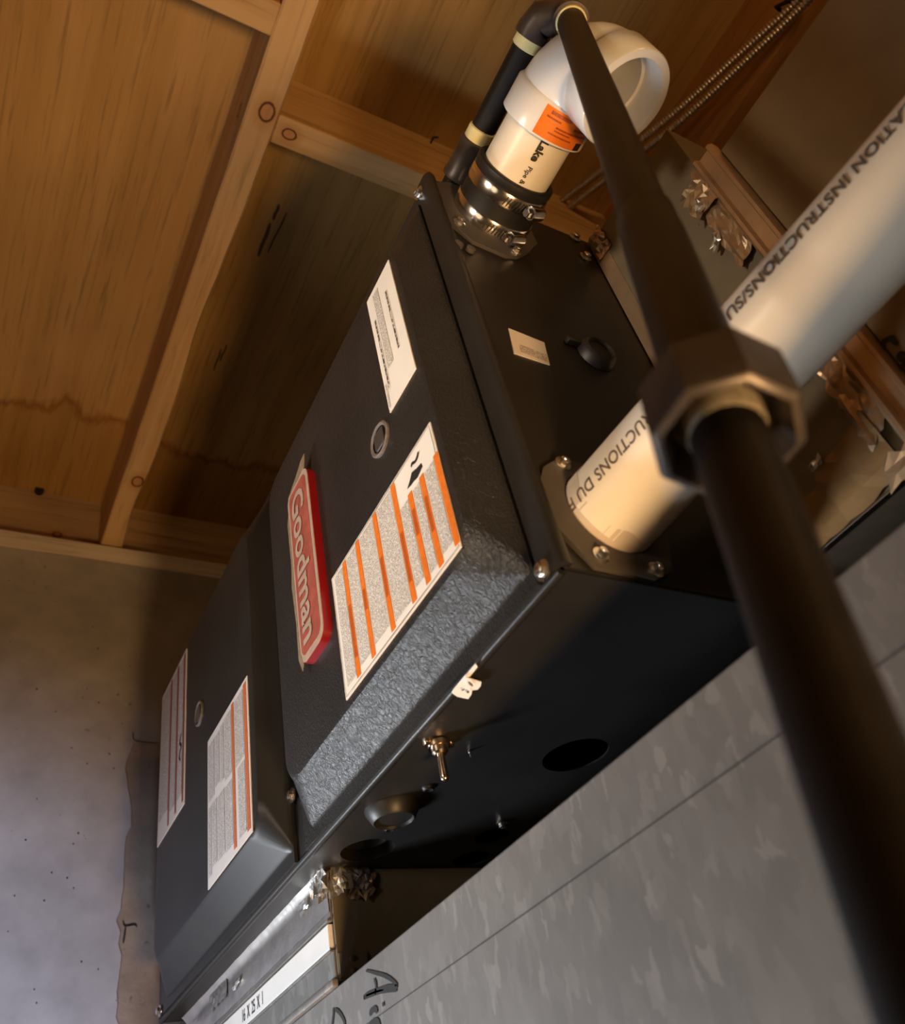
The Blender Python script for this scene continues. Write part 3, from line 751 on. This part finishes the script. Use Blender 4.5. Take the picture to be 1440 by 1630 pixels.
sub('sticker_code', patch(VX, VZ, RH, a1 + (aB - a1) * .80, a1 + (aB - a1) * .96, s_lo + .0004, s_lo + .0062, .0007, 6), M_INK, el)
# print along the pipe: tops face away from the sticker, text runs towards the furnace
aL, sL = facing(VX, VZ, 858, 243, RP)
def pipe_text(body, size, cx, cz, r, a_mid, s_start, parent, bold, m=M_INK, sgn=1, name='pipe_print'):
    me = text_mesh(body, size, bold=bold)
    hh = size * .36
    return sub(name, warp(me, lambda u, v: Vector((cx + (r + .0006) * math.cos(a_mid - sgn * (v - hh) / r), -(s_start - u), cz + (r + .0006) * math.sin(a_mid - sgn * (v - hh) / r))), cut=.004), m, parent)
pp = [c for c in vp.children if c.name.startswith('pipe')][0]
pipe_text('Lake', .0090, VX, VZ, RP, aL, .0838, pp, .0004, sgn=-1)
pipe_text('Pipe & Fittings', .0056, VX, VZ, RP, aL, .0625, pp, .0001, sgn=-1)

def lean(o):
    for c in o.children:
        b0 = WL[c.name]; m = c.data
        for v in m.vertices:
            y = min(0, v.co.y + b0.y); v.co.x -= .068 * y; v.co.z -= .135 * y
        lean(c)
lean(rc); lean(vp)
# ================================================================ INTAKE PIPE
ip = thing('intake_pipe', 'long white plastic intake pipe with grey print running from the lower flange', 'pipe', (IX, 0, IZ))
I0 = Vector((IX, -.0015, IZ)); I1 = Vector((IX + .030, -.20, IZ + .024)); IDIR = (I1 - I0).normalized(); RI = .0300
bm = bmesh.new(); sweep(bm, [I0 + IDIR * (.40 * k / 8) for k in range(9)] + [I0 + IDIR * .43 + Vector((0, -.012, 0)), I0 + IDIR * .45 + Vector((0, -.05, 0)), I0 + IDIR * .45 + Vector((0, -1.1, 0))], RI, 64); pi_ = obj('pipe', bm, M_PVC, ip, smooth=40)
bm = bmesh.new(); n = 40; G = []
A_, B_, _ = frame(IDIR)
def isurf(s, ang, lift=.0005): return I0 + IDIR * s + (Vector((1, 0, 0)) * math.cos(ang) + Vector((0, 0, 1)) * math.sin(ang)) * (RI + lift)
for j in range(n + 1):                           # scuffed primer smear round the end of the pipe
    an = math.pi * 2 * j / n
    G.append([bm.verts.new(isurf(.001, an)), bm.verts.new(isurf(.012 + .004 * noise.noise(Vector((math.cos(an) * 2, math.sin(an) * 2, 0))), an))])
for j in range(n): bm.faces.new((G[j][0], G[j + 1][0], G[j + 1][1], G[j][1]))
sub('primer_smear', bm, M_PVCD, pi_, smooth=True)
def ipf(px, py):
    d = RX * ((px - 720) / F) + RY * ((py - 815) / F) + RZ
    w0 = CAM - I0; dp = d - IDIR * d.dot(IDIR); wp = w0 - IDIR * w0.dot(IDIR)
    A = dp.dot(dp); B = 2 * dp.dot(wp); Cc = wp.dot(wp) - RI * RI; D = max(0, B * B - 4 * A * Cc)
    P = CAM + d * ((-B - math.sqrt(D)) / (2 * A)); q = P - I0; s = q.dot(IDIR); r = q - IDIR * s
    return math.atan2(r.z, r.x), s
def ipipe_text(body, p_start, p_end, size, bold, pre=''):
    a0, sa = ipf(*p_start); a1_, sb = ipf(*p_end)
    me = text_mesh(body, size, bold=bold, space=1.05)
    mx = max(v.co.x for v in me.vertices); k = (sa - sb) / mx; hh = size * .36
    if pre:
        bpy.data.meshes.remove(me); mp = text_mesh(pre, size, bold=bold, space=1.05); up = max(v.co.x for v in mp.vertices); bpy.data.meshes.remove(mp)
        me = text_mesh(pre + body, size, bold=bold, space=1.05)
    else: up = 0
    def fn(u, v):
        u -= up
        s = sa - u * k; aa = a0 + (a1_ - a0) * (u / mx); an = aa + (v - hh) / RI
        return isurf(s, an, .0006)
    sub('pipe_print', warp(me, fn, cut=.004), M_INKG, pi_)
ipipe_text('ATION INSTRUCTIONS/SU', (1450, 168), (1168, 494), .0118, .0003, pre='INSTALL')
ipipe_text('INSTRUCTIONS DU F', (1085, 605), (916, 798), .0112, .0002)

# ================================================================ GAS PIPE
PT = at_depth(905, 26, .665); PL = at_depth(1237, 900, .198); GD = (PL - PT).normalized(); RG = .01065
gp = thing('gas_pipe', 'black iron gas pipe crossing close in front of the camera with a large union nut', 'pipe', PL - Vector((0, 0, .3)))
def tpar(py):
    lo, hi = 0.0, 1.0
    for _ in range(45):
        mdl = (lo + hi) / 2
        if proj(PT + GD * mdl)[1] < py: lo = mdl
        else: hi = mdl
    return lo
tn0, tn1 = tpar(700), tpar(622)                   # lower and upper face of the union nut
def seg(name, t0, prof, m, n=40, ph=0, cap=True, smooth=40):
    b = bmesh.new(); lathe(b, PT + GD * t0, GD, prof, n, cap, cap, ph); return obj(name, b, m, gp, smooth=smooth)
seg('drop_pipe', .012, [(0, RG), (tn1 - .012, RG)], M_IRON)
tb = tpar(345)
seg('union_tail', tb, [(0, .0110), (.002, .0120), (.020, .0121), (.024, .0124), (tn1 - tb - .004, .0126), (tn1 - tb, .0150)], M_IRON, 48)
L = tn0 - tn1
seg('union_nut', tn1, [(0, .0195), (.0015, .0222), (L - .003, .0222), (L - .0008, .0212), (L, .0200), (L + .0003, .0186), (L - .0035, .0172), (L - .0115, .0150), (L - .0120, .0110)], M_IRONF, 8, .35, smooth=25)
seg('union_ring', tn1 + L * .2, [(0, .0168), (L * .42, .0166), (L * .46, .0150), (L * .30, .0140)], M_IRONF, 40)
seg('thread_seal', tn0 - .0105, [(0, .0116), (.006, .0116), (.0075, .0112), (.0090, RG + .0002)], M_TAPEW, 32)
seg('lower_pipe', tn0 - .012, [(0, RG), (.62, RG)], M_IRON, 48)
# street elbow at the top and the run above the furnace
E0 = PT; NX, NZ = .0320, .4415
nd = Vector((0, 1, 0)); N0 = Vector((NX, E0.y + .012, NZ))
b = bmesh.new(); sweep(b, [E0 + GD * .022, E0 + GD * .0218, E0 + GD * .016, E0 + GD * .010, E0 + (N0 - E0) * .25 + GD * .004, Vector((NX, E0.y + .012, NZ)), Vector((NX, E0.y + .020, NZ)), Vector((NX, E0.y + .026, NZ)), Vector((NX, E0.y + .0262, NZ))], [.0115, .0142, .0142, .0136, .0136, .0136, .0142, .0142, .0115], 28)
obj('street_elbow', b, M_IRONF, gp, smooth=40)
seg('yellow_tape', .0195, [(0, RG + .0012), (.006, RG + .0012), (.0065, RG)], M_TAPEY, 28)
def yseg(name, y0, prof, m, n=32):
    b = bmesh.new(); lathe(b, (NX, y0, NZ), (0, 1, 0), prof, n); return obj(name, b, m, gp, smooth=40)
yc = at(748, 222, 2, NZ).y - .002
ye = E0.y + .026
yseg('nipple', ye - .004, [(0, RG), (.20 - ye, RG)], M_IRON)
yseg('yellow_tape', ye - .001, [(0, RG + .0012), (.009, RG + .0012), (.010, RG)], M_TAPEY)
yseg('yellow_tape', yc - .011, [(0, RG), (.001, RG + .0013), (.011, RG + .0013)], M_TAPEY)
yseg('coupling', yc, [(0, .0128), (.001, .0142), (.004, .0142), (.006, .0134), (.030, .0134), (.032, .0142), (.036, .0142), (.037, .0128)], M_IRONF)
b = bmesh.new(); sweep(b, [(NX, .196, NZ), (NX, .20, NZ), (NX, .214, NZ - .003), (NX, .219, NZ - .010), (NX, .219, FH + .003), (NX, .219, FH + .0028)], [.0115, .0142, .0142, .0142, .0142, .0112], 24); obj('down_elbow', b, M_IRONF, gp, smooth=40)
b = bmesh.new(); lathe(b, (NX, .219, FH - .01), (0, 0, 1), [(.0105, RG), (.020, RG)], 20); obj('entry_nipple', b, M_IRON, gp, smooth=40)

# ================================================================ SUPPLY PLENUM AND TRUNK
SX = .170
pl = thing('supply_plenum', 'galvanised supply plenum joined to the pipe end of the furnace with torn foil tape', 'plenum', (.44, -.06, .014))
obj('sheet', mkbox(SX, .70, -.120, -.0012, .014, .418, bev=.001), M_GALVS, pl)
obj('bottom_hem', mkbox(SX - .0035, SX + .002, -.1195, -.002, .0122, .0142, bev=.0006), M_SCREW, pl)
obj('painted_lit_strip', mkbox(SX - .0008, SX - .0001, -.0165, -.0015, .20, .40), M_FOILW, pl)  # lighter strip painted in for the lit edge of the plenum face
NM = (-1, 0, 0)
def tape(o, u, v, nu, nv, amp, seed, m, jag=.5, sag=0, parent=pl, nm=NM):
    obj('foil_tape', crumple(bmesh.new(), o, u, v, round(nu * 1.3), round(nv * 1.3), amp * .75, nm, jag * .45, seed, sag), m, parent)
tape((SX, -.002, .385), (0, 0, .036), (0, -.020, 0), 7, 5, .006, 4, M_FOILW)
tape((SX - .004, -.124, .235), (0, 0, .108), (0, .020, -.012), 16, 6, .0045, 11, M_FOILW, 1.1)
tape((SX - .005, -.124, .292), (0, 0, .036), (0, .026, .002), 6, 5, .007, 12, M_FOILW, 1.2)
tape((SX - .008, -.112, .300), (0, 0, .010), (0, .008, -.004), 3, 2, .004, 14, M_FOIL, 1.2)
tape((SX - .007, -.106, .262), (0, 0, .010), (0, .009, -.006), 3, 2, .004, 15, M_FOIL, 1.2)
tape((SX - .003, -.121, .050), (0, 0, .105), (0, .018, -.012), 16, 5, .0045, 17, M_FOILW, 1.0)
tape((SX - .001, -.036, .016), (0, -.040, 0), (0, -.006, .036), 4, 3, .0035, 23, M_FOILK, .7)
tape((SX - .0025, -.068, .015), (0, -.046, 0), (0, .004, .046), 4, 3, .0045, 29, M_FOILK, .7)
tape((SX - .006, -.100, .010), (0, -.026, 0), (0, -.004, .016), 3, 2, .003, 31, M_FOILW, 1.0)
tape((SX - .006, -.066, .055), (0, -.009, 0), (0, -.002, .006), 2, 2, .003, 33, M_FOIL, 1.0)

tr = thing('supply_duct', 'dull supply duct tinted by painted warm light, black marker writing behind the long white pipe', 'duct', (.44, -.9, -.02))
obj('sheet', mkbox(SX - .002, .66, -2.4, -.142, -.03, .334, bev=.001), M_GALVWARM, tr)
b = bmesh.new(); prof = [(SX, -.1205), (SX - .008, -.1205), (SX - .010, -.1225), (SX - .010, -.1250), (SX - .006, -.1265), (SX - .006, -.1355), (SX - .009, -.1370), (SX - .009, -.1395), (SX - .006, -.1415), (SX, -.1415)]
loft(b, [[(x, y, z) for x, y in prof] for z in (-.03, .343)]); obj('drive_cleat', b, M_FOILW, tr, smooth=35)
xw = SX - .0022; pen = tr
def S(pts, wd=.0034, x=None):
    b = bmesh.new(); ribbon(b, smooth_pts([at(px, py, 0, xw if x is None else x) for px, py in pts], 6), wd, (-1, 0, 0), .0005)
    obj('marker_stroke', b, M_INK, pen)
S([(1368, 530), (1376, 529), (1383, 536), (1387, 545), (1386, 551), (1375, 547), (1366, 544)])
S([(1430, 548), (1424, 545), (1419, 538), (1412, 541), (1405, 546), (1407, 560), (1405, 572), (1400, 581), (1394, 580)])
S([(1449, 566), (1434, 563), (1432, 570), (1441, 576), (1438, 582), (1428, 588), (1418, 593), (1409, 591), (1404, 589)])
S([(1404, 590), (1411, 600), (1419, 609)]); S([(1452, 600), (1440, 603), (1437, 610), (1442, 616), (1450, 612)]); S([(1433, 618), (1439, 626), (1446, 634)])

# ================================================================ RETURN: filter rack, filter, trunk duct
RXF = .028; RT = -.0855
fr = thing('filter_rack', 'galvanised filter rack wrapped in shiny foil tape under the far end of the furnace', 'filter rack', (.3, .62, -.085))
yN = .407; yF = .835
obj('sheet', mkbox(RXF, .66, yN, yF, -.0395, -.0015, bev=.0008), M_GALV, fr)
obj('sheet', mkbox(RXF, .66, yN, yF, RT, -.0625, bev=.0008), M_GALV, fr)
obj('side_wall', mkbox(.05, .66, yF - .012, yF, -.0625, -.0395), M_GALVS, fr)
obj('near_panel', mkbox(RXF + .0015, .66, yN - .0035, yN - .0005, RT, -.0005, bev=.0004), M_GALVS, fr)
b = bmesh.new()
for z in (-.0395, -.0625):
    box(b, RXF - .003, RXF + .003, yN, yF, z - .0009, z + .0009, bev=.0004)
obj('slot_lips', b, M_GALV, fr)
b = bmesh.new(); box(b, RXF - .0045, RXF + .001, yN - .003, yF, RT - .0035, RT + .0025, bev=.0015); obj('lower_fold', b, M_GALV, fr, smooth=40)
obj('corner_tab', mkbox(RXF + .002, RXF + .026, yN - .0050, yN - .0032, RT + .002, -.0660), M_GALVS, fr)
b = bmesh.new()
for z in (RT + .006, RT + .015): lathe(b, (RXF + .013, yN - .0050, z), (0, -1, 0), [(0, .0026), (.0015, .002), (.002, .0008)], 9)
obj('rivets', b, M_GASKET, fr, smooth=40)
# foil tape along the joint with the furnace: a long smooth strip and crumpled ends
b = bmesh.new(); L_ = []
for i in range(61):
    y = yN + (yF - yN) * i / 60; w1 = .0010 * noise.noise(Vector((y * 40, 0, 0))); row = []
    for k in range(9):
        z = .0035 - .037 * k / 8; x = RXF - .0008 - .0011 * max(0, noise.noise(Vector((y * 9, z * 60, 2)))) - .0005 * noise.noise(Vector((y * 70, z * 130, 5))) - (.010 * max(0, (z + .004) / .008) if z > -.004 else 0)
        row.append((x + w1 * .3, y, z + (w1 if k in (0, 8) else 0)))
    L_.append(row)
loft(b, L_, False, False, closed=False); obj('foil_tape', b, M_FOIL, fr, smooth=60)
def ftape(*a, **k): tape(*a, parent=fr, **k)
ftape((RXF - .002, yN + .030, .004), (0, -.036, 0), (0, -.002, -.020), 9, 5, .006, 41, M_FOIL, .9)
ftape((RXF - .004, yN + .012, .003), (.014, -.022, 0), (0, -.002, -.026), 6, 5, .004, 61, M_FOIL, .8, nm=(-.75, -.66, 0))
ftape((RXF + .001, yN - .0045, .0005), (.034, 0, 0), (.002, 0, -.018), 8, 5, .004, 43, M_FOIL, 1.0, nm=(0, -1, 0))
ftape((RXF + .020, yN - .0045, -.004), (.022, 0, 0), (-.006, 0, -.022), 6, 5, .003, 47, M_FOILW, 1.2, nm=(0, -1, 0))
ftape((RXF - .0015, yN + .060, -.006), (0, -.020, 0), (0, -.004, -.012), 4, 3, .003, 51, M_FOIL, .8)
ftape((RXF - .0015, yN + .245, -.014), (0, -.022, 0), (0, .004, -.008), 4, 2, .004, 53, M_FOIL, .9)
ftape((RXF - .0015, yN + .330, .002), (0, -.060, 0), (0, .0, -.022), 9, 4, .0010, 57, M_FOIL, .6)

af = thing('air_filter', 'white card edge of an air filter slid into the rack, size printed on it', 'filter', (.25, .6, -.061))
ff = obj('frame', mkbox(RXF - .0018, .60, yN + .003, .82, -.0605, -.0415, bev=.0008), M_WHITE, af)
me = text_mesh('16  X  25  X  1', .0165, bold=.0001, space=1.0)
yA_ = at(388, 1612, 0, RXF).y; yB_ = at(421, 1577, 0, RXF).y
mx = max(v.co.x for v in me.vertices); mh = max(v.co.y for v in me.vertices)
sub('size_print', warp(me, lambda u, v: Vector((RXF - .0023, yA_ + (yB_ - yA_) * u / mx, -.0565 + v / mh * .0108))), M_INK, ff)

rd = thing('return_duct', 'long galvanised return duct below the furnace with handwritten marker on its spangled side', 'duct', (.35, -.6, -.52))
b = bmesh.new(); box(b, RXF, .68, -2.0, .86, -.52, RT - .003, bev=.0012); obj('sheet', b, M_GALV, rd)
b = bmesh.new()
ribbon(b, [(RXF, .84, -.1245), (RXF, -.6, -.1280), (RXF, -2.0, -.1315)], .0011, (-1, 0, 0), .0002); obj('crease', b, M_CREASE, rd)
xw = RXF - .0002; pen = rd
S([(583, 1545), (595, 1548), (612, 1553), (624, 1560), (632, 1570), (618, 1571), (602, 1576), (586, 1582), (580, 1588), (590, 1584), (604, 1579), (620, 1577), (632, 1577)], .0028, xw)
S([(596, 1557), (599, 1568), (598, 1583)], .0028, xw)
S([(610, 1595), (611, 1602)], .0030, xw); S([(589, 1616), (592, 1609), (598, 1606), (601, 1612)], .0040, xw)
S([(588, 1634), (594, 1627), (602, 1626), (606, 1640)], .0040, xw)
S([(533, 1606), (540, 1611), (546, 1620), (549, 1630), (546, 1640)], .0032, xw); S([(531, 1604), (531, 1616), (528, 1640)], .0030, xw)

# ================================================================ ARMOURED CABLES
def cable(name, pts, label):
    P = smooth_pts(pts, 60); b = bmesh.new(); L = [P[0]]; step = .0011
    dist = 0; out = []; acc = 0
    for p, q in zip(P, P[1:]):
        d = (q - p).length
        while acc < d:
            out.append(p + (q - p) * (acc / d)); acc += step
        acc -= d
    r = [.0052 + .0011 * math.sin(i * 2 * math.pi / 4.3) for i in range(len(out))]
    sweep(b, out, r, 12)
    o = obj(name, b, M_ARMOR, None, smooth=True); o['label'] = label; o['category'] = 'cable'; o['group'] = 'armoured cables along the joist'
    return o
c0 = [at(1300, -40, 0, .508), at(1262, 8, 0, .510), at(1175, 88, 0, .495), at(1070, 183, 0, .47), at(960, 270, 0, .445), at(862, 345, 0, .425), at(780, 420, 0, .41)]
cable('armored_cable', c0, 'upper steel armoured cable slanting behind the white elbow along the joist')
c1 = [at(1316, -34, 0, .509), at(1275, 12, 0, .511), at(1190, 94, 0, .497), at(1080, 196, 0, .475), at(965, 285, 0, .452), at(872, 358, 0, .434), at(790, 435, 0, .42)]
cable('armored_cable', c1, 'lower of the two steel armoured cables, nearer the supply duct')
q = at(1262, 8, 0, .515)
b = bmesh.new(); sweep(b, [q + Vector((.012, -.012, -.010)), q + Vector((-.004, -.010, -.010)), q + Vector((-.012, 0, -.002)), q + Vector((-.012, .012, .012)), q + Vector((.012, .014, .014))], .003, 8)
o = obj('cable_staple', b, M_STAPLE, None, smooth=True); o['label'] = 'dark staple holding the armoured cables to the joist at the top edge'; o['category'] = 'staple'
